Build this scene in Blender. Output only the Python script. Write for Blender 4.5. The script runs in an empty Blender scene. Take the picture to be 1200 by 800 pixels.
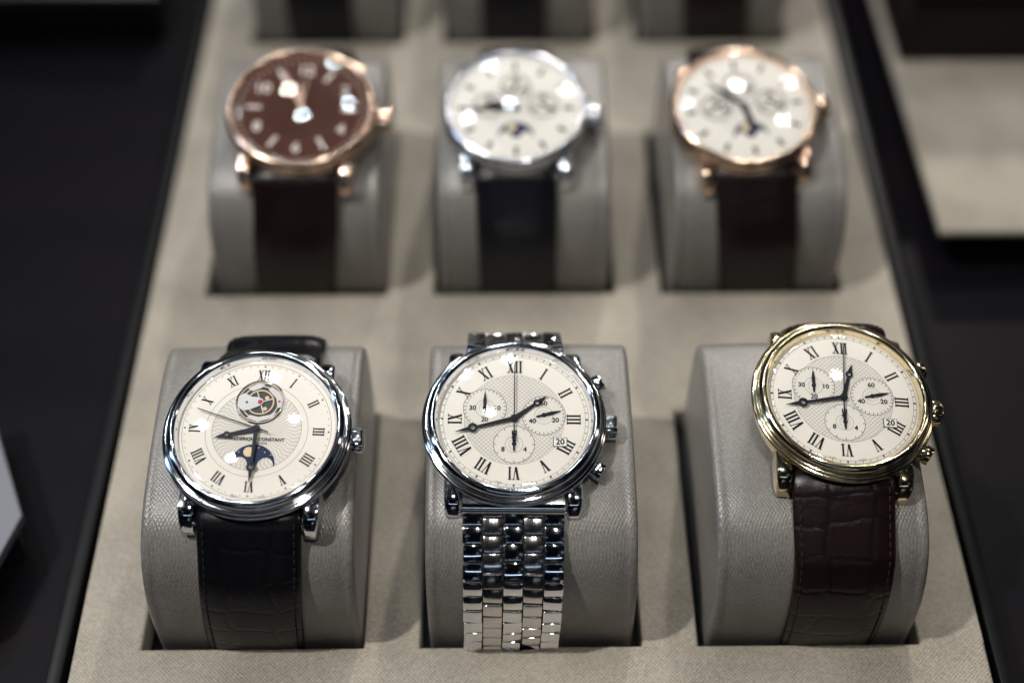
import bpy, bmesh, math, random
from mathutils import Matrix, Vector
random.seed(3)
S=0.01
scene=bpy.context.scene
col=scene.collection
pi=math.pi
# ------------------------------------------------------------ materials
def mat(name):
    m=bpy.data.materials.new(name); m.use_nodes=True
    nt=m.node_tree; p=nt.nodes['Principled BSDF']
    return m,nt,p
def simple(name,c,metal=0,rough=.4,coat=0,spec=.5,emit=None):
    m,nt,p=mat(name)
    p.inputs['Base Color'].default_value=(*c,1); p.inputs['Metallic'].default_value=metal
    p.inputs['Roughness'].default_value=rough; p.inputs['Coat Weight'].default_value=coat
    p.inputs['Specular IOR Level'].default_value=spec
    return m
def N(nt,t,**kw):
    n=nt.nodes.new(t)
    for k,v in kw.items(): setattr(n,k,v)
    return n
def coords(nt,kind='Object',scale=(100,100,100)):
    tc=N(nt,'ShaderNodeTexCoord'); mp=N(nt,'ShaderNodeMapping')
    mp.inputs['Scale'].default_value=scale
    nt.links.new(tc.outputs[kind],mp.inputs['Vector']); return mp.outputs['Vector']
def noise(nt,vec,scale,detail=3,rough=.5):
    n=N(nt,'ShaderNodeTexNoise'); n.inputs['Scale'].default_value=scale
    n.inputs['Detail'].default_value=detail; n.inputs['Roughness'].default_value=rough
    nt.links.new(vec,n.inputs['Vector']); return n.outputs['Fac']
def ramp(nt,fac,stops):
    r=N(nt,'ShaderNodeValToRGB'); e=r.color_ramp.elements
    while len(e)<len(stops): e.new(.5)
    for el,(p,c) in zip(e,stops):
        el.position=p; el.color=(*c,1) if len(c)==3 else c
    nt.links.new(fac,r.inputs['Fac']); return r.outputs['Color']
def mth(nt,op,a,b=None,c=None):
    n=N(nt,'ShaderNodeMath',operation=op)
    for i,x in enumerate((a,b,c)):
        if x is None: continue
        if isinstance(x,(int,float)): n.inputs[i].default_value=x
        else: nt.links.new(x,n.inputs[i])
    return n.outputs[0]
def bump(nt,p,h,strength,dist):
    b=N(nt,'ShaderNodeBump'); b.inputs['Strength'].default_value=strength
    b.inputs['Distance'].default_value=dist*S
    nt.links.new(h,b.inputs['Height']); nt.links.new(b.outputs[0],p.inputs['Normal'])
def fabric(name,dark,light,sheen=.3,rough=.62,threads=14,wa=.10,bs=.5,warp=.06):
    m,nt,p=mat(name); v=coords(nt)
    sx=N(nt,'ShaderNodeSeparateXYZ')
    w=N(nt,'ShaderNodeTexNoise'); w.inputs['Scale'].default_value=.8; nt.links.new(v,w.inputs['Vector'])
    va=N(nt,'ShaderNodeVectorMath',operation='MULTIPLY_ADD'); nt.links.new(w.outputs['Color'],va.inputs[0])
    va.inputs[1].default_value=(warp,warp,warp); nt.links.new(v,va.inputs[2])
    nt.links.new(va.outputs[0],sx.inputs[0])
    X=sx.outputs[0]; Y=mth(nt,'SUBTRACT',sx.outputs[1],sx.outputs[2])
    a=mth(nt,'SINE',mth(nt,'MULTIPLY',X,2*pi*threads/2)); b=mth(nt,'SINE',mth(nt,'MULTIPLY',Y,2*pi*threads/2))
    wv=mth(nt,'MULTIPLY',a,b)
    n1=noise(nt,v,16,4,.7); n2=noise(nt,v,.35,2); n3=noise(nt,v,40,2)
    f=mth(nt,'ADD',mth(nt,'MULTIPLY',n1,.6),mth(nt,'MULTIPLY',n2,.4))
    f=mth(nt,'ADD',f,mth(nt,'MULTIPLY',wv,wa))
    c=ramp(nt,f,[(.33,dark),(.67,light)])
    nt.links.new(c,p.inputs['Base Color'])
    p.inputs['Roughness'].default_value=rough; p.inputs['Sheen Weight'].default_value=sheen
    p.inputs['Sheen Roughness'].default_value=.4
    p.inputs['Specular IOR Level'].default_value=.6
    h=mth(nt,'ADD',mth(nt,'MULTIPLY',wv,.6),mth(nt,'ADD',n1,n3))
    bump(nt,p,h,bs,.02)
    return m
tray_fab=fabric('tray_fabric',(.16,.141,.113),(.43,.383,.312),threads=20,wa=.08,bs=.5,sheen=.2)
cush_fab=fabric('cushion_satin',(.11,.104,.095),(.25,.236,.217),sheen=.05,rough=.30,threads=24,wa=.05,bs=.25,warp=.03)
black_lac=simple('black_lacquer',(.003,.003,.004),rough=.4,spec=.15)
m,nt,p=mat('dark_table'); v=coords(nt,scale=(8,30,30))
c=ramp(nt,noise(nt,v,1.0,2),[(.3,(.003,.003,.005)),(.8,(.007,.005,.006))]); nt.links.new(c,p.inputs['Base Color'])
p.inputs['Roughness'].default_value=.42; p.inputs['Specular IOR Level'].default_value=.08; table_m=m
def metal(name,c,rough=.12,brushed=False):
    m,nt,p=mat(name); p.inputs['Metallic'].default_value=1
    v=coords(nt)
    n=noise(nt,v,6,3)
    r=N(nt,'ShaderNodeMapRange'); r.inputs['To Min'].default_value=rough*.7; r.inputs['To Max'].default_value=rough*1.5
    nt.links.new(n,r.inputs['Value']); nt.links.new(r.outputs[0],p.inputs['Roughness'])
    p.inputs['Base Color'].default_value=(*c,1)
    if brushed:
        v2=coords(nt,scale=(100,6,6)); bump(nt,p,noise(nt,v2,18,2),.25,.01)
    return m
steel=metal('polished_steel',(.80,.82,.86),.07)
steel_soft=metal('softly_polished_steel',(.74,.77,.82),.15)
steel_b=metal('satin_steel',(.70,.68,.68),.14,True)
gold=metal('yellow_gold',(.88,.76,.51),.10)
rose=metal('rose_gold',(.84,.62,.48),.15)
blackm=simple('black_print',(.006,.006,.010),rough=.6,spec=.2)
blued=simple('black_steel_hand',(.006,.007,.016),rough=.35,spec=.3)
rosehand=simple('rose_gold_hand',(.70,.50,.40),metal=.1,rough=.5,spec=.2)
silverpart=simple('silvered_part',(.56,.56,.57),metal=.2,rough=.4)
brownprint=simple('grey_print',(.20,.19,.18),rough=.6,spec=.2)
navy=simple('navy_enamel',(.008,.018,.075),rough=.5,spec=.25)
moon=simple('gold_moon',(.74,.62,.38),rough=.5,spec=.3)
goldpart=simple('gilt_brass',(.58,.44,.28),metal=.4,rough=.35)
ruby=simple('ruby_jewel',(.45,.03,.03),rough=.3)
darkin=simple('movement_dark',(.06,.057,.057),rough=.5,spec=.3)
def dial_mat(name,c1,c2,r_in,kind='waves',rough=.5,metal=0.0,amp=.30,spec=.15):
    m,nt,p=mat(name); v=coords(nt); s=N(nt,'ShaderNodeSeparateXYZ'); nt.links.new(v,s.inputs[0])
    x,y=s.outputs[0],s.outputs[1]
    r=mth(nt,'SQRT',mth(nt,'ADD',mth(nt,'MULTIPLY',x,x),mth(nt,'MULTIPLY',y,y)))
    th=mth(nt,'ARCTAN2',y,x)
    inside=mth(nt,'LESS_THAN',r,r_in)
    if kind=='waves':
        a=mth(nt,'SINE',mth(nt,'MULTIPLY',x,62.)); b=mth(nt,'SINE',mth(nt,'MULTIPLY',y,62.))
        g=mth(nt,'MULTIPLY',a,b)
    else:
        g=mth(nt,'SINE',mth(nt,'ADD',mth(nt,'MULTIPLY',th,60.),mth(nt,'MULTIPLY',mth(nt,'SINE',mth(nt,'MULTIPLY',r,24.)),1.6)))
    g=mth(nt,'MULTIPLY',g,inside)
    f=mth(nt,'MULTIPLY_ADD',g,amp,mth(nt,'MULTIPLY',inside,.28))
    f=mth(nt,'ADD',f,.08)
    f=mth(nt,'ADD',f,mth(nt,'MULTIPLY',noise(nt,v,2.0,2),.12))
    c=ramp(nt,f,[(.05,c1),(.95,c2)]); nt.links.new(c,p.inputs['Base Color'])
    p.inputs['Roughness'].default_value=rough; p.inputs['Metallic'].default_value=metal
    p.inputs['Specular IOR Level'].default_value=spec
    bump(nt,p,g,.3,.015)
    return m
dial_cream=dial_mat('silvery_guilloche_dial',(.84,.81,.755),(.36,.345,.325),1.12)
dial_sun=dial_mat('silvery_engraved_dial',(.84,.81,.755),(.44,.42,.395),1.0,'rays',amp=.22)
dial_brown=dial_mat('brown_sunray_dial',(.085,.034,.024),(.04,.015,.011),1.0,'rays',rough=.55)
dial_white=dial_mat('white_dial',(.80,.78,.74),(.62,.60,.56),.9)
subd=simple('subdial_ground',(.74,.715,.67),rough=.5,spec=.15)
white_p=simple('white_date',(.82,.82,.80),rough=.4)
def leather(name,dark,light,rough=.32):
    m,nt,p=mat(name)
    tc=N(nt,'ShaderNodeTexCoord'); uv=tc.outputs['UV']
    nz=N(nt,'ShaderNodeTexNoise'); nz.inputs['Scale'].default_value=1.6; nt.links.new(uv,nz.inputs['Vector'])
    va=N(nt,'ShaderNodeVectorMath',operation='MULTIPLY_ADD'); nt.links.new(nz.outputs['Color'],va.inputs[0])
    va.inputs[1].default_value=(.35,.35,0); nt.links.new(uv,va.inputs[2])
    mp=N(nt,'ShaderNodeMapping'); mp.inputs['Scale'].default_value=(.95,1.35,1); nt.links.new(va.outputs[0],mp.inputs[0])
    vo=N(nt,'ShaderNodeTexVoronoi',feature='DISTANCE_TO_EDGE'); vo.inputs['Scale'].default_value=1.0
    vo.inputs['Randomness'].default_value=.4
    nt.links.new(mp.outputs[0],vo.inputs['Vector'])
    e=mth(nt,'MINIMUM',mth(nt,'MULTIPLY',vo.outputs['Distance'],8.),1.)
    e=mth(nt,'SMOOTH_MIN',e,.8,.4)
    fine=noise(nt,uv,7,4,.6)
    h=mth(nt,'ADD',e,mth(nt,'MULTIPLY',fine,.8))
    c=ramp(nt,h,[(.1,dark),(.95,light)]); nt.links.new(c,p.inputs['Base Color'])
    p.inputs['Roughness'].default_value=rough; p.inputs['Specular IOR Level'].default_value=.32
    bump(nt,p,h,.36,.035); return m
lea_black=leather('black_alligator_leather',(.002,.002,.003),(.004,.004,.006))
lea_brown=leather('dark_brown_alligator_leather',(.003,.0018,.0016),(.009,.0038,.0034))
st_black=simple('black_thread',(.012,.012,.014),rough=.8,spec=.2)
st_brown=simple('brown_thread',(.02,.012,.010),rough=.8,spec=.2)
m=bpy.data.materials.new('sapphire_crystal'); m.use_nodes=True; nt=m.node_tree
nt.nodes.remove(nt.nodes['Principled BSDF']); out=nt.nodes['Material Output']
tr=N(nt,'ShaderNodeBsdfTransparent'); gl=N(nt,'ShaderNodeBsdfGlossy'); gl.inputs['Roughness'].default_value=.0
fr=N(nt,'ShaderNodeFresnel'); fr.inputs['IOR'].default_value=1.5; mx=N(nt,'ShaderNodeMixShader')
nt.links.new(fr.outputs[0],mx.inputs[0]); nt.links.new(tr.outputs[0],mx.inputs[1]); nt.links.new(gl.outputs[0],mx.inputs[2])
nt.links.new(mx.outputs[0],out.inputs[0]); crystal_m=m

# ------------------------------------------------------------ mesh builder
class B:
    def __init__(s): s.v=[];s.f=[];s.mi=[]
    def add(s,vs,fs,mi=0,M=None):
        o=len(s.v)
        for q in vs:
            q=Vector(q)
            if M is not None: q=M@q
            s.v.append(q)
        for f in fs: s.f.append([i+o for i in f]); s.mi.append(mi)
    def poly(s,pts,z,mi=0,M=None):
        s.add([(a,b,z) for a,b in pts],[list(range(len(pts)))],mi,M)
    def prism(s,pts,z0,z1,mi=0,M=None):
        n=len(pts)
        s.add([(a,b,z0) for a,b in pts]+[(a,b,z1) for a,b in pts],
          [list(range(n-1,-1,-1)),list(range(n,2*n))]+[[i,(i+1)%n,n+(i+1)%n,n+i] for i in range(n)],mi,M)
    def disc(s,c,r,z,mi=0,n=48,M=None):
        s.poly([(c[0]+r*math.cos(2*pi*i/n),c[1]+r*math.sin(2*pi*i/n)) for i in range(n)],z,mi,M)
    def ann(s,c,r0,r1,z,mi=0,n=72,M=None):
        vs=[];fs=[]
        for i in range(n):
            a=2*pi*i/n; vs+= [(c[0]+r0*math.cos(a),c[1]+r0*math.sin(a),z),(c[0]+r1*math.cos(a),c[1]+r1*math.sin(a),z)]
        for i in range(n):
            j=(i+1)%n; fs.append([2*i,2*i+1,2*j+1,2*j])
        s.add(vs,fs,mi,M)
    def lathe(s,prof,n=96,mi=0,M=None,closed=False,rf=None):
        vs=[];fs=[];k=len(prof)
        for i in range(n):
            a=2*pi*i/n
            for (r,z) in prof:
                q=r*(rf(i,r,z) if rf else 1)
                vs.append((q*math.cos(a),q*math.sin(a),z))
        for i in range(n):
            j=(i+1)%n
            for q in range(k if closed else k-1):
                w=(q+1)%k
                fs.append([i*k+q,j*k+q,j*k+w,i*k+w])
        s.add(vs,fs,mi,M)
    def bbox(s,c,sz,bev,mi=0,M=None,seg=2):
        bm=bmesh.new(); bmesh.ops.create_cube(bm,size=1)
        for q in bm.verts: q.co=Vector((q.co[0]*sz[0]+c[0],q.co[1]*sz[1]+c[1],q.co[2]*sz[2]+c[2]))
        if bev>0: bmesh.ops.bevel(bm,geom=bm.edges[:],offset=bev,segments=seg,affect='EDGES',profile=.5)
        bm.verts.index_update()
        s.add([q.co.copy() for q in bm.verts],[[q.index for q in f.verts] for f in bm.faces],mi,M); bm.free()
    def obj(s,name,mats,parent=None,smooth=35,up=False,recalc=True,M=None,uvs=None):
        me=bpy.data.meshes.new(name)
        me.from_pydata([q[:] for q in s.v],[],s.f)
        for mm in (mats if isinstance(mats,(list,tuple)) else [mats]): me.materials.append(mm)
        me.polygons.foreach_set('material_index',s.mi)
        bm=bmesh.new(); bm.from_mesh(me)
        if uvs is not None:
            l=bm.loops.layers.uv.new('UVMap')
            bm.verts.ensure_lookup_table()
            for f in bm.faces:
                for lp in f.loops: lp[l].uv=uvs[lp.vert.index]
        else:
            bmesh.ops.remove_doubles(bm,verts=bm.verts,dist=1e-5)
        if recalc: bmesh.ops.recalc_face_normals(bm,faces=bm.faces)
        if up and sum(f.normal.z*f.calc_area() for f in bm.faces)<0:
            bmesh.ops.reverse_faces(bm,faces=bm.faces)
        bm.to_mesh(me); bm.free()
        if smooth:
            me.shade_smooth(); me.set_sharp_from_angle(angle=math.radians(smooth))
        o=bpy.data.objects.new(name,me); col.objects.link(o)
        if parent: o.parent=parent
        if M is not None: o.matrix_basis=M
        return o
def empty(name,M):
    o=bpy.data.objects.new(name,None); o.empty_display_size=.01; col.objects.link(o); o.matrix_basis=M; return o
_tc={}
def text_geo(t):
    if t in _tc: return _tc[t]
    cu=bpy.data.curves.new('tmp','FONT'); cu.body=t; cu.size=1; cu.align_x='CENTER'; cu.align_y='CENTER'; cu.resolution_u=3
    o=bpy.data.objects.new('tmp',cu); col.objects.link(o)
    dg=bpy.context.evaluated_depsgraph_get(); dg.update()
    me=bpy.data.meshes.new_from_object(o.evaluated_get(dg))
    vs=[(q.co.x,q.co.y) for q in me.vertices]; fs=[list(f.vertices) for f in me.polygons]
    bpy.data.objects.remove(o); bpy.data.curves.remove(cu); bpy.data.meshes.remove(me)
    _tc[t]=(vs,fs); return _tc[t]
def text(b,t,c,size,z,mi=0,sx=1,rot=0,bold=0):
    vs,fs=text_geo(t); ca,sa=math.cos(rot),math.sin(rot)
    offs=[(0,0)] if not bold else [(-bold,0),(bold,0),(0,bold),(0,-bold)]
    for k,(ox,oy) in enumerate(offs):
        b.add([(c[0]+(x*sx*size+ox)*ca-(y*size+oy)*sa,c[1]+(x*sx*size+ox)*sa+(y*size+oy)*ca,z+k*.0008) for x,y in vs],fs,mi)
def roman(s):
    qs=[];x=0
    def st(x0,y0,x1,y1,w): qs.append([(x0-w/2,y0),(x0+w/2,y0),(x1+w/2,y1),(x1-w/2,y1)])
    def sf(cx,y,w): 
        y0=y if y<.5 else y-.07
        qs.append([(cx-w/2,y0),(cx+w/2,y0),(cx+w/2,y0+.07),(cx-w/2,y0+.07)])
    for ch in s:
        if ch=='I': st(x+.17,0,x+.17,1,.18); sf(x+.17,0,.31); sf(x+.17,1,.31); x+=.37
        if ch=='V': st(x+.16,1,x+.38,0,.22); st(x+.58,1,x+.40,0,.08); sf(x+.16,1,.34); sf(x+.58,1,.24); x+=.76
        if ch=='X':
            st(x+.16,1,x+.56,0,.22); st(x+.56,1,x+.16,0,.08)
            for cx in (.16,.56): sf(x+cx,0,.27); sf(x+cx,1,.27)
            x+=.75
    return qs,x
ROM=['XII','I','II','III','IIII','V','VI','VII','VIII','IX','X','XI']
def numerals(b,rc,h,z,skip=(),wf=.82,mi=0):
    for i,sn in enumerate(ROM):
        if i in skip: continue
        qs,w=roman(sn); a=-2*pi*i/12; ca,sa=math.cos(a),math.sin(a)
        for k,q in enumerate(qs):
            pts=[]
            for (x,y) in q:
                X=(x-w/2)*h*wf; Y=rc+(y-.5)*h
                pts.append((X*ca-Y*sa,X*sa+Y*ca))
            b.poly(pts,z+k*.0007,mi)
def ticks(b,c,r0,r1,n,w,z,mi=0,every=0,rb=0,wb=0):
    for i in range(n):
        a=2*pi*i/n
        ww,rr=(wb,rb) if (every and i%every==0) else (w,r0)
        ca,sa=math.cos(a),math.sin(a)
        pts=[(x*ca-y*sa+c[0],x*sa+y*ca+c[1]) for x,y in [(-ww/2,rr),(ww/2,rr),(ww/2,r1),(-ww/2,r1)]]
        b.poly(pts,z,mi)
def RZ(clock): return Matrix.Rotation(-math.radians(clock),4,'Z')
def breguet(name,clock,L,z,m,parent,c=(0,0),w=.06):
    b=B(); t=.018; yr=.70*L; rr=.058*L+.03
    b.prism([(-w*.6,-.0),(w*.6,-.0),(w*.35,yr-rr*.8),(-w*.35,yr-rr*.8)],z,z+t)
    n=24
    for i in range(n):
        a0,a1=2*pi*i/n,2*pi*(i+1)/n
        P=lambda r,a:(r*math.cos(a),yr+r*math.sin(a))
        b.prism([P(rr*.45,a0),P(rr,a0),P(rr,a1),P(rr*.45,a1)],z,z+t)
    b.prism([(-w*.5,yr+rr*.85),(w*.5,yr+rr*.85),(w*.35,yr+rr+.08*L),(0,L),(-w*.35,yr+rr+.08*L)],z,z+t)
    b.prism([(.09*math.cos(2*pi*i/24),.09*math.sin(2*pi*i/24)) for i in range(24)],z-.002,z+t+.004)
    return b.obj(name,m,parent,30,M=Matrix.Translation((c[0],c[1],0))@RZ(clock))
def needle(name,clock,L,z,m,parent,c=(0,0),w=.030,tail=.45,hub=.055):
    b=B(); t=.012
    b.prism([(-w/2,-tail),(w/2,-tail),(w*.35,L),(-w*.35,L)],z,z+t)
    b.prism([(hub*math.cos(2*pi*i/20),hub*math.sin(2*pi*i/20)) for i in range(20)],z-.002,z+t+.006)
    if tail>.3:
        b.prism([(.055*math.cos(2*pi*i/16),-tail+.055*math.sin(2*pi*i/16)) for i in range(16)],z-.001,z+t+.001)
    return b.obj(name,m,parent,30,M=Matrix.Translation((c[0],c[1],0))@RZ(clock))
def leaf(name,clock,L,z,m,parent,c=(0,0),w=.1,tail=.12):
    b=B()
    b.prism([(-w*.2,-tail),(w*.2,-tail),(w*.35,0),(w*.5,L*.45),(w*.1,L),(-w*.1,L),(-w*.5,L*.45),(-w*.35,0)],z,z+.018)
    b.prism([(w*.6*math.cos(2*pi*i/20),w*.6*math.sin(2*pi*i/20)) for i in range(20)],z-.002,z+.024)
    return b.obj(name,m,parent,30,M=Matrix.Translation((c[0],c[1],0))@RZ(clock))

# ------------------------------------------------------------ layout
C=6.5
COLX=[-C,0.03,C+.06]; ROWY=[.22,11.52,23.2]
CW=4.78
base=[(0.12,-.78),(0.06,-.3),(0.02,.3),(0.0,.9),(0.06,1.6),(.28,2.3),(.70,2.90),(1.4,3.32),(2.4,3.55),(3.5,3.70),(4.7,3.78),(5.6,3.74),(6.15,3.50),(6.42,3.0),(6.52,2.2),(6.6,1.2),(6.62,.3),(6.62,-.78)]
def catmull(P,sub=6):
    out=[]
    for i in range(len(P)-1):
        p0=P[max(i-1,0)];p1=P[i];p2=P[i+1];p3=P[min(i+2,len(P)-1)]
        for k in range(sub):
            t=k/sub
            out.append(tuple(.5*((2*p1[d])+(-p0[d]+p2[d])*t+(2*p0[d]-5*p1[d]+4*p2[d]-p3[d])*t*t+(-p0[d]+3*p1[d]-3*p2[d]+p3[d])*t**3) for d in range(len(p1))))
    out.append(P[-1]); return out
PROF=catmull(base,5)
def normals(P,sgn=1):
    out=[]
    for i in range(len(P)):
        a=P[max(i-1,0)];b=P[min(i+1,len(P)-1)]
        t=Vector((b[0]-a[0],b[1]-a[1])).normalized()
        out.append((-t[1]*sgn,t[0]*sgn))
    return out
PN=normals(PROF)
def make_cushion():
    b=B(); hw=CW/2
    xs=[(-hw,.15),(-hw+.02,.07),(-hw+.06,.025),(-hw+.12,0.0),(-hw+.20,.0),(-hw+.26,.018),(-hw+.32,.002)]
    inner=[(x*hw*.82,-.03*(1-abs(x))) for x in (-.8,-.4,0,.4,.8)]
    secs=xs+inner+[(-x,i) for x,i in reversed(xs)]
    k=len(PROF); vs=[];fs=[]
    for x,ins in secs:
        for (y,z),(ny,nz) in zip(PROF,PN):
            zz=z-ins*nz if z>-.5 else z
            vs.append((x,y-ins*ny,zz))
    for i in range(len(secs)-1):
        for j in range(k):
            w=(j+1)%k
            fs.append([i*k+j,(i+1)*k+j,(i+1)*k+w,i*k+w])
    fs.append(list(range(k))); fs.append([(len(secs)-1)*k+j for j in range(k)])
    b.add(vs,fs); return b.obj('watch_cushion',cush_fab,None,50)
cush0=make_cushion()
for r in range(3):
    for c in range(3):
        o=cush0 if (r==0 and c==0) else cush0.copy()
        if o is not cush0: col.objects.link(o)
        o.location=(COLX[c]+(.17 if c==0 and r<2 else 0),ROWY[r],0)
        o["category"]="display cushion"; o["group"]="grey watch cushions set in the display tray"
        o["label"]="taupe satin display cushion in a tray recess"

# ------------------------------------------------------------ straps
def resample(P,step):
    d=[0]
    for i in range(1,len(P)): d.append(d[-1]+math.dist(P[i],P[i-1]))
    n=max(2,int(d[-1]/step)); out=[]; j=0
    for k in range(n+1):
        s=d[-1]*k/n
        while j<len(P)-2 and d[j+1]<s: j+=1
        t=(s-d[j])/max(1e-9,d[j+1]-d[j]); t=min(max(t,0),1)
        out.append(tuple(P[j][q]*(1-t)+P[j+1][q]*t for q in range(len(P[0]))))
    return out,d[-1]/n
def strap_path(Mw,sgn,lugy,lugz,xend,off,yrow,xcol):
    p=Mw@Vector((0,sgn*lugy,lugz)); p2=Mw@Vector((0,sgn*(lugy-.35),lugz+.02))
    P=[(p2.x,p2.y,p2.z),(p.x,p.y,p.z)]
    pr=[(y+ny*off+yrow,z+nz*off) for (y,z),(ny,nz) in zip(PROF,PN)]
    if sgn<0: seq=[q for q in reversed(pr) if q[1]<p.z-.75 and q[1]>-.62 and q[0]<yrow+2.2]
    else: seq=[q for q in pr if q[0]>p.y+.75]
    seq=seq[::3]+[seq[-1]]
    x0=p.x; n=len(seq)
    for i,q in enumerate(seq):
        t=(i+1)/n
        P.append((x0*(1-t)+(xcol+xend)*t,q[0],q[1]))
    return catmull(P,8)
def frames(P,sgn):
    out=[]
    for i in range(len(P)):
        a=Vector(P[max(i-1,0)]);b=Vector(P[min(i+1,len(P)-1)])
        t=(b-a).normalized()
        n=Vector((0,t.z,-t.y)) if sgn<0 else Vector((0,-t.z,t.y))
        n.normalize(); xx=t.cross(n).normalized()
        if xx.x<0: xx=-xx
        n=xx.cross(t).normalized()
        ref=Vector((0,t.z,-t.y)) if sgn<0 else Vector((0,-t.z,t.y))
        if n.dot(ref)<0: n=-n
        out.append((Vector(P[i]),t,n,xx))
    return out
def leather_strap(parent,Mw,sgn,w0,w1,lm,sm,xend,yrow,xcol,k=1):
    P=strap_path(Mw,sgn,1.98*k if sgn<0 else 1.90*k,.22 if sgn<0 else .40,xend,.12,yrow,xcol)
    P,st=resample(P,.1); F=frames(P,sgn); inv=Mw.inverted()
    b=B(); U=[-1,-.96,-.88,-.76,-.5,-.25,0,.25,.5,.76,.88,.96,1]; uv=[]
    n=len(F); m=len(U)+2; vs=[];fs=[]
    for i,(p,t,nn,xx) in enumerate(F):
        tt=i/(n-1); w=(w0*(1-tt)+w1*tt)/2; th=.32*(1-tt)+.17*tt
        if i<6: th=.32
        for u in U:
            hgt=th*(.42+.58*max(0,1-abs(u)**5)**.6) - (.03 if abs(abs(u)-.88)<.01 else 0)
            vs.append(inv@(p+xx*(u*w)+nn*(hgt-.10))); uv.append((u*w,i*st+ (5 if sgn>0 else 0)+xcol))
        for u in (1,-1):
            vs.append(inv@(p+xx*(u*w*.98)+nn*(-.11))); uv.append((u*w,i*st))
    for i in range(n-1):
        for j in range(m):
            q=(j+1)%m; fs.append([i*m+j,i*m+q,(i+1)*m+q,(i+1)*m+j])
    fs.append(list(range(m))); fs.append([(n-1)*m+j for j in range(m)])
    b.add(vs,fs); o=b.obj('strap',lm,parent,60,uvs=uv)
    s=B(); i=4
    while i<n-3:
        p,t,nn,xx=F[i]; tt=i/(n-1); w=(w0*(1-tt)+w1*tt)/2; th=.32*(1-tt)+.17*tt
        for u in (-.87,.87):
            hgt=th*(.42+.58*(1-abs(u)**5)**.6)-.10-.015
            M=Matrix((( xx.x,t.x,nn.x,0),(xx.y,t.y,nn.y,0),(xx.z,t.z,nn.z,0),(0,0,0,1)))
            c=p+xx*(u*w)+nn*hgt
            s.bbox((0,0,0),(.035,.15,.03),.01,M=inv@Matrix.Translation(c)@M,seg=1)
        i+=2
    s.obj('stitching',sm,o,60)
    return o
def bracelet(parent,Mw,sgn,w0,xend,yrow,xcol):
    P=strap_path(Mw,sgn,1.95,.30 if sgn<0 else .46,xend,.16,yrow,xcol); pitch=.38
    P,st=resample(P,.025); F=frames(P,sgn); inv=Mw.inverted(); b=B()
    u=w0/5
    cols=[(-2*u,u,0,0),(-u,u,1,1),(0,u,0,0),(u,u,1,1),(2*u,u,0,0)]
    n=len(F)
    for (cx,cw,odd,mi) in cols:
        k=0
        while True:
            kk=k+(.5 if odd else 0); g=.006 if sgn<0 else 0
            pos=pitch*(kk+g*kk*kk); pl=pitch*(1+2*g*kk)
            ii=int(round(pos/st+(9 if sgn<0 else 2)))
            if ii>=n: break
            p,t,nn,xx=F[ii]
            M=Matrix((( xx.x,t.x,nn.x,0),(xx.y,t.y,nn.y,0),(xx.z,t.z,nn.z,0),(0,0,0,1)))
            tap=1.0-.04*ii/n; jit=Matrix.Rotation(random.uniform(-.08,.08),4,'X')@Matrix.Rotation(random.uniform(-.07,.07),4,'Y')
            b.bbox((0,0,0),(cw*tap-.016,pl-.026,.28 if not odd else .265),.028,mi,M=inv@Matrix.Translation(p+xx*cx*tap)@M@jit,seg=2)
            k+=1
    vs=[];fs=[]
    for i,(p,t,nn,xx) in enumerate(F):
        for uu,h in ((-.94,.02),(.94,.02),(.94,-.12),(-.94,-.12)): vs.append(inv@(p+xx*uu*w0/2*.97+nn*h))
    for i in range(n-1):
        for j in range(4):
            q=(j+1)%4; fs.append([i*4+j,i*4+q,(i+1)*4+q,(i+1)*4+j])
    b.add(vs,fs,2)
    k=1.04
    pr=[(1.55,.56),(1.90,.55),(2.02,.50),(2.08,.40),(2.08,.24),(1.9,.14),(1.55,.14)]
    if sgn>0: pr=[(y-.12,z-.08) for y,z in pr]
    bm=bmesh.new(); A=[bm.verts.new((-w0/2*.985,sgn*y*k,z)) for y,z in pr]; Bv=[bm.verts.new((w0/2*.985,sgn*y*k,z)) for y,z in pr]
    bm.faces.new(A); bm.faces.new(Bv[::-1]); nn=len(pr)
    for i in range(nn): bm.faces.new([A[i],Bv[i],Bv[(i+1)%nn],A[(i+1)%nn]])
    bmesh.ops.recalc_face_normals(bm,faces=bm.faces); bm.verts.index_update()
    b.add([q.co.copy() for q in bm.verts],[[q.index for q in f.verts] for f in bm.faces]); bm.free()
    return b.obj('bracelet',[steel,steel_b,darkin],parent,40)

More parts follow.
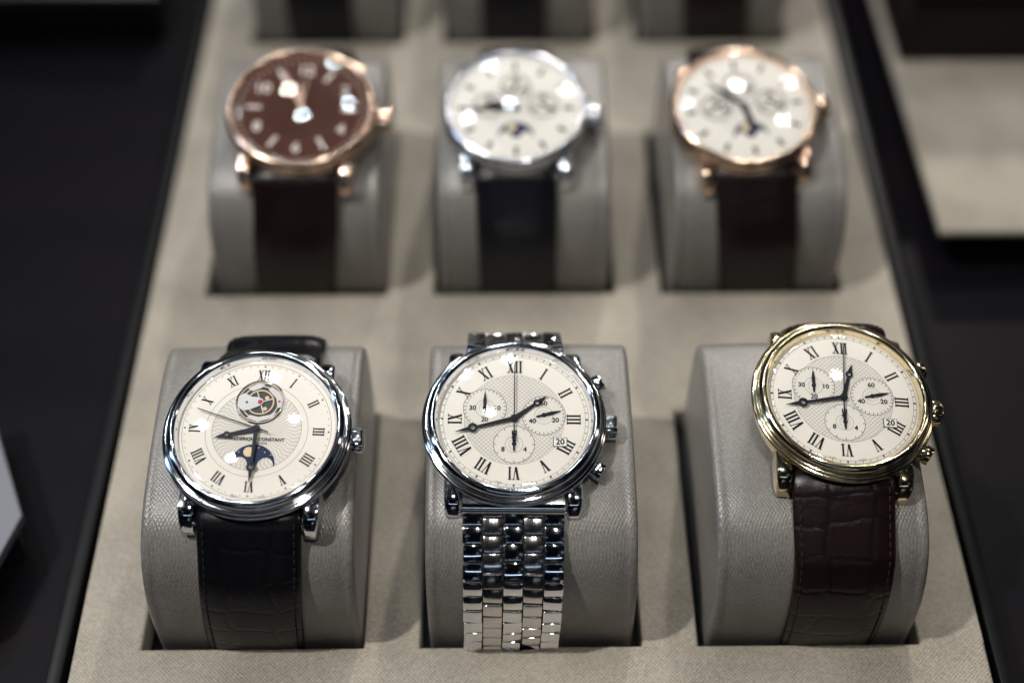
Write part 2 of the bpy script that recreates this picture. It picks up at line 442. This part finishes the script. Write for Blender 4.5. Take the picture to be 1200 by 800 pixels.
# ------------------------------------------------------------ watch
DZ=.755
def case_parts(w,mm,k,style='classic'):
    b=B()
    bodyp=[(0.001,0),(1.55*k,0),(1.75*k,.04),(1.92*k,.12),(1.985*k,.24),(1.995*k,.42),(1.98*k,.54),(1.93*k,.61),(1.6*k,.66)]
    b.lathe(bodyp,112)
    for sx in (-1,1):
        for sy in (-1,1):
            secs=[(1.20,.56,.10,.36),(1.55,.57,.10,.36),(1.75,.56,.09,.355),(1.88,.53,.07,.345),(1.98,.46,.04,.33),(2.06,.36,.01,.31),(2.12,.24,-.03,.285),(2.16,.12,-.055,.26),(2.175,.0,-.06,.235)]
            if sy>0: secs=[(y-.14 if y>1.6 else y,zt-.03,zb,wd) for y,zt,zb,wd in secs]
            xi=sx*1.185*k; m=10; vs=[];fs=[]
            for (y,zt,zb,wd) in secs:
                h=(zt-zb)
                sec=[(0,zb),(wd,zb),(wd,zt-h*.35),(wd*.985,zt-h*.2),(wd*.93,zt-h*.08),(wd*.84,zt-h*.02),(wd*.6,zt),(wd*.2,zt),(wd*.05,zt-.02),(0,zt-.05)]
                for (xx_,zz_) in sec: vs.append((xi+sx*xx_,sy*y*k,zz_))
            for i in range(len(secs)-1):
                for j in range(m):
                    q=(j+1)%m; fs.append([i*m+j,i*m+q,(i+1)*m+q,(i+1)*m+j])
            fs.append(list(range(m))); fs.append([(len(secs)-1)*m+j for j in range(m)])
            b.add(vs,fs)
    for sy in (-1,1):
        M=Matrix.Translation((-1.2*k,sy*(1.98 if sy<0 else 1.88)*k,.14))@Matrix.Rotation(pi/2,4,'Y')
        b.lathe([(.001,0),(.05,0),(.05,2.4*k),(.001,2.4*k)],12,M=M)
    b.obj('case',mm,w,33)
    b=B()
    if style=='thin': pf=[(1.88,.57),(1.97,.59),(2.01,.66),(2.01,.76),(1.97,.86),(1.92,.92),(1.87,.93),(1.84,.90),(1.82,.85),(1.79,.70)]
    else: pf=[(1.90,.565),(2.01,.58),(2.06,.61),(2.07,.65),(2.05,.685),(2.005,.70),(1.995,.705),(1.995,.725),(2.02,.745),(2.015,.785),(1.98,.80),(1.94,.80),(1.925,.81),(1.925,.83),(1.94,.855),(1.93,.905),(1.89,.95),(1.835,.975),(1.785,.965),(1.75,.925),(1.725,.86),(1.705,.80),(1.70,.70)]
    b.lathe([(r*k,z) for r,z in catmull(pf,3)],160)
    b.obj('bezel',mm,w,70)
    b=B()
    rc=1.75*k if style!='thin' else 1.83*k
    pr=[(rc,.895),(rc*.985,.92)]+[(rc*.97*(1-i/12)+.001,.93+.10*(1-(1-i/12)**2)) for i in range(13)]
    b.lathe(pr,96); b.obj('crystal',crystal_m,w,80,up=True)
    def crownmesh(name,ang,r,rad,ln,parent,fl=True):
        b=B(); M=Matrix.Rotation(ang,4,'Z')@Matrix.Translation((r,0,.38))@Matrix.Rotation(pi/2,4,'Y')
        if fl: pp=[(.001,-.15),(rad*.75,-.15),(rad*.75,.0),(rad*.92,.005),(rad,.03),(rad,ln-.05),(rad*.9,ln-.01),(rad*.6,ln+.01),(.001,ln+.012)]
        else: pp=[(.001,-.2),(rad*.86,-.2),(rad*.86,.10),(rad*.95,.11),(rad,.13),(rad,ln-.02),(rad*.95,ln),(.001,ln+.006)]
        b.lathe(pp,60,M=M,rf=(lambda i,rr,z:(.92 if i%3==0 else 1.0) if rr>rad*.95 else 1) if fl else None)
        return b.obj(name,mm,parent,35)
    crownmesh('crown',0,2.0*k,.29 if style!='thin' else .33,.32 if style!='thin' else .40,w)
    if style=='chrono':
        for a in (math.radians(30),math.radians(-30)):
            crownmesh('pusher',a,1.99*k,.22,.30,w,False)
def dial_obj(w,dm,k):
    b=B(); r=1.715*k; n=96
    vs=[(0,0,DZ)];fs=[]
    for rr in (r*.5,r):
        for i in range(n): vs.append((rr*math.cos(2*pi*i/n),rr*math.sin(2*pi*i/n),DZ))
    for i in range(n):
        j=(i+1)%n; fs.append([0,1+i,1+j]); fs.append([1+i,1+n+i,1+n+j,1+j])
    b.add(vs,fs); return b.obj('dial',dm,w,30,up=True)
def place(x,y,z,tilt,rz,roll=0): return Matrix.Translation((x,y,z))@Matrix.Rotation(math.radians(roll),4,'Y')@Matrix.Rotation(math.radians(tilt),4,'X')@Matrix.Rotation(math.radians(rz),4,'Z')
def subdial(d,c,r,labels,hand,mh=blued,tk=60,ts=.165,bold=.005):
    b=B(); z=DZ+.004
    b.disc(c,r,z,1); b.ann(c,r-.014,r,z+.003,2)
    b.ann(c,r*.42,r*.42+.008,z+.002,2,48); b.ann(c,r*.25,r*.25+.006,z+.002,2,48)
    ticks(b,c,r*.86,r*.96,tk//2,.014,z+.004,0)
    for t,a,rr in labels:
        text(b,t,(c[0]+rr*r*math.sin(math.radians(a)),c[1]+rr*r*math.cos(math.radians(a))),ts,z+.006,0,bold=bold)
    o=b.obj('subdial',[blackm,subd,brownprint],d,0,recalc=False,up=False)
    leaf('subdial_hand',hand,r*.80,z+.02,mh,d,c=c,w=.085,tail=.18)
    return o
def chrono(w,mm,k,hh,mh,ch):
    case_parts(w,mm,k,style='chrono')
    d=dial_obj(w,dial_cream,k)
    b=B(); z=DZ+.006
    numerals(b,1.325*k,.31*k,z,wf=.78)
    ticks(b,(0,0),1.60*k,1.645*k,60,.016,z,0,5,1.585*k,.04)
    b.obj('hour_numerals',[blackm],d,0,recalc=False)
    b=B(); b.ann((0,0),1.11*k,1.118*k,z-.002); b.ann((0,0),1.655*k,1.665*k,z-.002); b.ann((0,0),1.585*k,1.593*k,z-.002)
    b.obj('chapter_ring',[brownprint],d,0,recalc=False)
    subdial(d,(-.66*k,.27*k),.49*k,[('10',90,.56),('20',180,.58),('30',270,.56)],0)
    subdial(d,(.66*k,.10*k),.49*k,[('60',0,.6),('20',115,.58),('40',240,.6)],75)
    subdial(d,(0,-.62*k),.46*k,[('12',0,.6),('4',118,.6),('8',242,.6)],0,tk=24)
    b=B(); cx,cy=1.02*k,-.56*k
    b.bbox((cx,cy,DZ+.006),(.32,.23,.02),.006,1,seg=1); b.poly([(cx-.145,cy-.10),(cx+.145,cy-.10),(cx+.145,cy+.10),(cx-.145,cy+.10)],DZ+.019,0)
    text(b,'20',(cx,cy),.20,DZ+.022,1,bold=.006)
    b.obj('date_window',[white_p,blackm],d,0,recalc=False)
    b=B()
    text(b,'SWISS',(-.33*k,-1.54*k),.06,z,0,rot=-.2); text(b,'MADE',(.33*k,-1.54*k),.06,z,0,rot=.2)
    b.obj('dial_writing',[blackm],d,0,recalc=False)
    breguet('hour_hand',hh,.92*k,DZ+.035,blued,w,w=.10)
    breguet('minute_hand',mh,1.36*k,DZ+.06,blued,w,w=.08)
    needle('second_hand',ch,1.42*k,DZ+.088,blued,w,tail=.5)
def finish(w,label):
    w["label"]=label; w["category"]="watch"
# --- row 1
k=1.03
M1=place(-6.13,3.24,3.70,11,-2.5); w1=empty('wristwatch',M1)
case_parts(w1,steel,k)
d=dial_obj(w1,dial_sun,k)
b=B(); z=DZ+.006
numerals(b,1.395,.26,z,wf=.74)
for i in range(60):
    a=2*pi*i/60; b.disc((1.62*math.sin(a),1.62*math.cos(a)),.012 if i%5 else .022,z,0,8)
b.obj('hour_numerals',[blackm],d,0,recalc=False)
b=B(); b.ann((0,0),1.15,1.158,z-.002); b.ann((0,0),1.67,1.68,z-.002); b.ann((0,0),1.0,1.008,z-.002)
b.obj('chapter_ring',[brownprint],d,0,recalc=False)
b=B()
text(b,'FREDERIQUE CONSTANT',(.03,-.235),.11,z+.003,0,sx=1.0,bold=.0035); text(b,'GENEVE',(.14,-.33),.075,z+.003,0)
text(b,'SWISS',(-.3,-1.63),.06,z,0,rot=-.2); text(b,'MADE',(.3,-1.63),.06,z,0,rot=.2)
b.obj('dial_writing',[blackm],d,0,recalc=False)
b=B(); c=(0,.69); b.disc(c,.53,z,0)
M=Matrix.Translation((c[0],c[1],DZ))@Matrix.Diagonal((1.07,1.07,1,1))
b.lathe([(.475,.0),(.48,.03),(.50,.045),(.525,.03),(.535,0)],64,1,M=M)
b.lathe([(.455,.01),(.46,.022),(.478,.022),(.48,.01)],64,2,M=M)
b.obj('balance_aperture',[darkin,steel,goldpart],d,40,recalc=False)
b=B()
b.lathe([(.265,.012),(.265,.03),(.295,.03),(.295,.012)],48,0,M=M,closed=True)
b.lathe([(.375,.010),(.375,.02),(.395,.02),(.395,.010)],48,1,M=M,closed=True)
for a in (20,110):
    Mr=M@Matrix.Rotation(math.radians(a),4,'Z'); b.prism([(-.27,-.012),(.27,-.012),(.27,.012),(-.27,.012)],.013,.026,1,M=Mr)
b.prism([(-.47,-.12),(-.34,-.22),(-.18,-.18),(-.02,-.10),(.07,-.02),(.05,.07),(-.06,.11),(-.2,.12),(-.34,.20),(-.46,.13)],.03,.045,1,M=M)
b.prism([(.20,.38),(.38,.25),(.46,.1),(.46,-.10),(.38,-.12),(.33,.1),(.14,.31)],.02,.03,1,M=M)
b.prism([(-.25,-.38),(.0,-.46),(.30,-.36),(.38,-.22),(.25,-.29),(0,-.35),(-.18,-.31)],.02,.03,1,M=M)
b.prism([(-.3,.33),(-.08,.45),(.06,.43),(-.02,.34),(-.2,.26)],.02,.03,1,M=M)
b.disc((c[0]+.14,c[1]+.12),.05,DZ+.02,0,16); b.disc((c[0]+.12,c[1]-.16),.05,DZ+.02,0,16)
b.disc(c,.055,DZ+.05,2,16); b.disc((c[0]-.3,c[1]-.02),.03,DZ+.05,3,12); b.disc((c[0]+.43,c[1]+.03),.03,DZ+.034,2,12)
b.obj('balance_wheel',[goldpart,silverpart,ruby,darkin],d,30,recalc=False)
def moonphase(d,c,r):
    b=B(); z=DZ+.008; n=28
    pts=[(c[0]+r*math.cos(pi*i/n),c[1]+r*math.sin(pi*i/n)) for i in range(n+1)]
    nb=14
    low=[]
    for s0 in (-.58,.58):
        for i in range(nb+1):
            a=pi-pi*i/nb
            low.append((c[0]+r*(s0+.36*math.cos(a)),c[1]-.02+r*.40*math.sin(a)))
    pts=pts+low
    b.poly(pts,z,0)
    b.disc((c[0]-.22*r,c[1]+r*.62),r*.24,z+.003,1,24)
    for q in ((.5,.62),(-.66,.60),(.2,.84),(-.85,.35),(.78,.5)): b.disc((c[0]+q[0]*r,c[1]+q[1]*r),.014,z+.003,1,6)
    return b.obj('moonphase_window',[navy,moon],d,0,recalc=False)
moonphase(d,(0,-.86),.50)
breguet('hour_hand',255,.95,DZ+.055,blued,w1,w=.10)
breguet('minute_hand',180,1.36,DZ+.075,blued,w1,w=.08)
needle('second_hand',288,1.45,DZ+.1,blued,w1,tail=.3,w=.03)
leather_strap(w1,M1,-1,2.34,2.22,lea_black,st_black,.05,ROWY[0],COLX[0],k); leather_strap(w1,M1,1,2.40,2.3,lea_black,st_black,.2,ROWY[0],COLX[0],k)
finish(w1,"steel open balance moonphase watch with black alligator strap on cushion")
M2=place(-.34,3.62,3.54,11,-1.0); w2=empty('wristwatch',M2)
chrono(w2,steel,1.02,52,255,0)
bracelet(w2,M2,-1,2.30,-.5,ROWY[0],COLX[1]); bracelet(w2,M2,1,2.30,-.38,ROWY[0],COLX[1])
finish(w2,"steel chronograph watch with cream dial and steel link bracelet")
M3=place(7.13,3.93,3.80,9,-3.5,2.5); w3=empty('wristwatch',M3)
chrono(w3,gold,1.01,15,257,3)
leather_strap(w3,M3,-1,2.32,2.14,lea_brown,st_brown,.42,ROWY[0],COLX[2],1.02); leather_strap(w3,M3,1,2.36,2.2,lea_brown,st_brown,.5,ROWY[0],COLX[2],1.06)
finish(w3,"yellow gold chronograph watch with dark brown alligator strap on cushion")
# --- row 2
R=ROWY[1]
M4=place(-6.12,14.4,3.70,12,-3); w4=empty('wristwatch',M4); k=1.04
case_parts(w4,rose,k,style='thin'); d=dial_obj(w4,dial_brown,1.06*k)
b=B(); z=DZ+.012
for i in range(12):
    a=2*pi*i/12
    if i%2==0:
        t={0:'12',2:'2',4:'4',6:'6',8:'8',10:'10'}[i]
        text(b,t,(1.28*k*math.sin(a),1.28*k*math.cos(a)),.45,z,0,bold=.010)
    else:
        Mr=RZ(30*i); b.prism([(-.045,1.08*k),(.045,1.08*k),(.045,1.46*k),(-.045,1.46*k)],DZ+.002,DZ+.03,0,M=Mr)
ticks(b,(0,0),1.62*k,1.70*k,60,.025,DZ+.006,0)
b.obj('hour_numerals',[simple('silver_print',(.85,.78,.72),rough=.4)],d,0,recalc=False)
leaf('hour_hand',352,.90,DZ+.035,rosehand,w4,w=.14); leaf('minute_hand',334,1.42,DZ+.06,rosehand,w4,w=.11); needle('second_hand',5,1.3,DZ+.09,rosehand,w4,tail=.4)
leather_strap(w4,M4,-1,2.36,2.25,lea_brown,st_brown,-.1,R,COLX[0],k); leather_strap(w4,M4,1,2.36,2.2,lea_brown,st_brown,.3,R,COLX[0],k)
finish(w4,"rose gold watch with brown dial and dark brown strap")
def calendar(w,mm,k,hh,mh,rz_hands=blackm):
    case_parts(w,mm,k,style='thin'); d=dial_obj(w,dial_white,1.06*k)
    b=B(); z=DZ+.006
    for i in range(12):
        Mr=RZ(30*i); b.prism([(-.055,1.34*k),(.055,1.34*k),(.035,1.60*k),(-.035,1.60*k)],DZ+.002,DZ+.03,0,M=Mr)
    ticks(b,(0,0),1.66*k,1.72*k,60,.025,z,0)
    b.obj('hour_markers',[blackm],d,0,recalc=False)
    for c,h in (((-.76*k,.10),60),((.76*k,.10),130),((0,.76*k),200)):
        subdial(d,c,.42*k,[('10',0,.6),('20',120,.6),('31',240,.6)],h,ts=.19,bold=.014)
        b=B(); b.ann(c,.375*k,.43*k,DZ+.012); b.obj('subdial_ring',[brownprint],d,0,recalc=False)
    moonphase(d,(0,-.98*k),.50)
    leaf('hour_hand',hh,.90,DZ+.04,rz_hands,w,w=.20); leaf('minute_hand',mh,1.3,DZ+.065,rz_hands,w,w=.14)
M5=place(-.2,14.45,3.64,12,0); w5=empty('wristwatch',M5)
calendar(w5,steel_soft,1.0,278,268)
leather_strap(w5,M5,-1,2.24,2.15,lea_black,st_black,-.15,R,COLX[1],1.0); leather_strap(w5,M5,1,2.2,2.1,lea_black,st_black,-.15,R,COLX[1],1.0)
finish(w5,"steel moonphase watch with white dial and black alligator strap")
M6=place(6.14,14.45,3.62,12,7); w6=empty('wristwatch',M6)
calendar(w6,rose,1.02,172,318,blackm)
leather_strap(w6,M6,-1,2.26,2.15,lea_brown,st_brown,.28,R,COLX[2]); leather_strap(w6,M6,1,2.2,2.1,lea_brown,st_brown,-.3,R,COLX[2])
finish(w6,"rose gold calendar watch with white dial and brown strap")
def copy_tree(o,parent,dM=None):
    c=o.copy(); col.objects.link(c)
    if parent: c.parent=parent
    if dM is not None: c.matrix_basis=dM@o.matrix_basis
    for ch in list(o.children): copy_tree(ch,c)
    return c
bpy.context.view_layer.update()
for src,dx in ((w5,-C),(w5,0.0),(w6,0.0)):
    n=copy_tree(src,None,Matrix.Translation((dx,ROWY[2]-R,0)))
    n["group"]="watches in the last row of the tray"

# ------------------------------------------------------------ tray
TX=10.66; Y0,Y1=-4.6,34.5
tray=empty('display_tray',Matrix.Translation((0,Y0,-1.6)))
inv=Matrix.Translation((0,-Y0,1.6))
bm=bmesh.new()
xc=[-TX]
for cx in COLX: xc+=[cx-2.60,cx+2.60]
xc.append(TX); yc=[Y0]
for y in ROWY: yc+=[y-.12,y+6.85]
yc.append(Y1)
V={}
for i,x in enumerate(xc):
    for j,y in enumerate(yc): V[i,j]=bm.verts.new((x,y,0))
tops=[]
for i in range(len(xc)-1):
    for j in range(len(yc)-1):
        if i%2==1 and j%2==1: continue
        tops.append(bm.faces.new([V[i,j],V[i+1,j],V[i+1,j+1],V[i,j+1]]))
bed=[e for e in bm.edges if e.is_boundary]
ex=bmesh.ops.extrude_edge_only(bm,edges=bed)
for q in [g for g in ex['geom'] if isinstance(g,bmesh.types.BMVert)]: q.co.z=-.80
es=[e for e in bm.edges if len(e.link_faces)==2 and all(abs(q.co.z)<1e-6 for q in e.verts) and ((e.link_faces[0] in tops)!=(e.link_faces[1] in tops))]
bmesh.ops.bevel(bm,geom=es,offset=.12,segments=5,affect='EDGES',profile=.5)
bmesh.ops.recalc_face_normals(bm,faces=bm.faces)
me=bpy.data.meshes.new('fabric_panel'); bm.to_mesh(me); bm.free(); me.materials.append(tray_fab)
me.shade_smooth(); me.set_sharp_from_angle(angle=math.radians(40))
me.transform(inv); o=bpy.data.objects.new('fabric_panel',me); col.objects.link(o); o.parent=tray
b=B(); b.bbox((0,(Y0+Y1)/2,-1.2),(2*TX+1.3,Y1-Y0+1.3,.79),.06,0,seg=2)
b.obj('tray_base',black_lac,tray,40,M=inv.copy())
b=B()
for sx in (-1,1): b.bbox((sx*(TX+.46),(Y0+Y1)/2,-.55),(.36,Y1-Y0+1.2,.50),.05)
for yy in (Y0-.42,Y1+.42): b.bbox((0,yy,-.55),(2*TX+.55,.36,.49),.05)
b.obj('tray_rim',black_lac,tray,40,M=inv.copy())
tray["label"]="beige fabric display tray with black rim holding nine cushions"; tray["category"]="display tray"
b=B(); b.poly([(-150,-80),(150,-80),(150,200),(-150,200)],-1.6)
o=b.obj('table_surface',table_m,None,0,up=True); o["kind"]="structure"; o["label"]="dark polished wooden counter surface"; o["category"]="table"
t2=empty('display_tray',Matrix.Translation((19,14,-1.6)))
b=B(); b.bbox((19.1,28.1,-.14),(13.2,28.6,.28),.1,0,seg=3)
b.obj('fabric_panel',tray_fab,t2,40,M=Matrix.Translation((-19,-14,1.6)))
b=B(); b.bbox((19.3,28.3,-.94),(12.4,28.2,1.31),.05,0)
b.obj('tray_base',black_lac,t2,40,M=Matrix.Translation((-19,-14,1.6)))
t2["label"]="second beige fabric tray with black base, empty at its corner"; t2["category"]="display tray"
bx=empty('presentation_box',Matrix.Translation((18.5,24,.01)))
boxm=simple('dark_box_leatherette',(.010,.006,.006),rough=.45,spec=.2)
b=B(); b.bbox((0,4.2,1.2),(11.6,12.6,2.35),.15,0,seg=3); b.obj('box_body',boxm,bx,40)
b=B(); b.bbox((0,4.2,2.95),(11.8,12.8,1.0),.2,0,seg=3); b.obj('lid',boxm,bx,40)
bx["label"]="closed dark presentation box standing on the beige tray"; bx["category"]="box"
b=B(); b.prism([(-12.75,3.9),(-14.5,7.7),(-20,6),(-17,-1.5),(-13.35,1.4)],-.35,-.05,0)
o=b.obj('folded_card',simple('grey_card',(.17,.175,.20),rough=.5),None,0)
o["label"]="pale grey folded card on the dark counter beside the tray"; o["category"]="card"
b=B(); b.prism([(-12.95,3.7),(-14.6,7.2),(-19.5,5.8),(-16.8,-1.2),(-13.55,1.5)],-1.6,-.35,0)
b.obj('card_base',simple('dark_card',(.01,.01,.013),rough=.5),o,0)
b=B(); b.bbox((0,0,.7),(9,9,1.4),.1,0,seg=2)
o=empty('jewellery_box',Matrix.Translation((-17.2,30,-1.6)))
b.obj('box_body',simple('brown_box',(.015,.010,.009),rough=.4,spec=.3),o,40)
b=B(); b.bbox((0,0,1.66),(9.2,9.2,.5),.06,0,seg=2); b.obj('lid',simple('box_lid',(.04,.030,.027),rough=.3),o,40)
o["label"]="low dark brown box with glossy lid on the counter"; o["category"]="box"

# ------------------------------------------------------------ camera
th=math.radians(48.9); ps=math.radians(.48)
F=Vector((math.sin(ps)*math.cos(th),math.cos(ps)*math.cos(th),-math.sin(th)))
Rt=F.cross(Vector((0,0,1))).normalized(); U=Rt.cross(F).normalized()
pos=-(Rt*.42-U*7.2+F*33.3)
cam=bpy.data.cameras.new('Camera'); co=bpy.data.objects.new('Camera',cam); col.objects.link(co)
co.matrix_basis=Matrix((( Rt.x,U.x,-F.x,pos.x),(Rt.y,U.y,-F.y,pos.y),(Rt.z,U.z,-F.z,pos.z),(0,0,0,1)))
cam.lens=50; cam.sensor_width=36; cam.clip_start=.01; cam.clip_end=50
cam.dof.use_dof=True; cam.dof.focus_distance=32.2*S; cam.dof.aperture_fstop=4.0; cam.dof.aperture_blades=0
scene.camera=co
# ------------------------------------------------------------ scale to metres
done=set()
for o in list(scene.objects):
    o.location=o.location*S
    if o.type=='MESH' and o.data.name not in done:
        o.data.transform(Matrix.Scale(S,4)); done.add(o.data.name)
# ------------------------------------------------------------ lights
def aim(o,t): 
    d=Vector(t)-o.location; o.rotation_euler=d.to_track_quat('-Z','Y').to_euler()
def disc_lamp(name,x,y,z,size,power,c,t=(0,.1,0)):
    l=bpy.data.lights.new(name,'AREA'); l.shape='DISK'; l.size=size; l.energy=power; l.color=c
    o=bpy.data.objects.new(name,l); col.objects.link(o); o.location=(x,y,z); aim(o,t); return o
def spot(name,x,y,z,rad,power,c,t,ang,blend=1.0):
    l=bpy.data.lights.new(name,'SPOT'); l.shadow_soft_size=rad; l.energy=power; l.color=c
    l.spot_size=math.radians(ang); l.spot_blend=blend
    o=bpy.data.objects.new(name,l); col.objects.link(o); o.location=(x,y,z); aim(o,t); return o
warm=(1,.93,.84); cool=(.82,.91,1)
for (x,y,p_,c_) in ((-.36,.98,1.2,warm),(-.02,.84,.85,cool),(.30,1.0,.9,warm),(.52,.72,.95,warm),(-.60,.46,.9,cool),(-.66,.85,1.15,cool),(-.14,1.25,1.0,cool),(-.12,.46,.4,cool),(.62,1.1,.95,warm),(-.42,.24,.5,cool),(-.26,.74,.8,cool)):
    disc_lamp('ceiling_spot',x,y,1.45,.029,p_,c_)
spot('key_fill_spot',-.62,.02,1.20,.03,50,(1,.965,.905),(0.01,.085,.02),27)  # added key light from the left, kept clear of the crystals' mirror angles
spot('key_fill_spot',.12,-.24,1.30,.04,16,(1,.955,.88),(.03,.07,.02),26)  # added front fill that lifts the dials
spot('key_fill_spot',.35,1.85,1.2,.04,66,(1,.95,.88),(.02,.14,.02),25)  # added back light that brightens the cushion tops
def rect(x,y,z,sx,sy,p_,c_,t=(0,.08,0)):
    l=bpy.data.lights.new('chrome_fill_strip','AREA'); l.shape='RECTANGLE'; l.size=sx; l.size_y=sy; l.energy=p_; l.color=c_
    o=bpy.data.objects.new('chrome_fill_strip',l); col.objects.link(o); o.location=(x,y,z); aim(o,t)
rect(-.9,.1,.55,.06,.7,1.1,(.38,.60,1)); rect(.9,.2,.6,.05,.6,.5,(1,.85,.72)); rect(0,-.9,.6,.9,.035,.25,(.6,.76,1))  # unseen strips added so the polished metal has something to reflect
w=bpy.data.worlds.new('World'); scene.world=w; w.use_nodes=True; nt=w.node_tree
bg=nt.nodes['Background']; tc=N(nt,'ShaderNodeTexCoord')
n=noise(nt,tc.outputs['Generated'],3.4,2)
c=ramp(nt,n,[(.50,(.004,.006,.012)),(.60,(.03,.045,.07)),(.68,(.6,.62,.64))])  # bright noise patches invented as surroundings for metal reflections
nt.links.new(c,bg.inputs[0]); bg.inputs[1].default_value=.25
scene.view_settings.view_transform='Standard'; scene.view_settings.look='None'; scene.view_settings.exposure=0
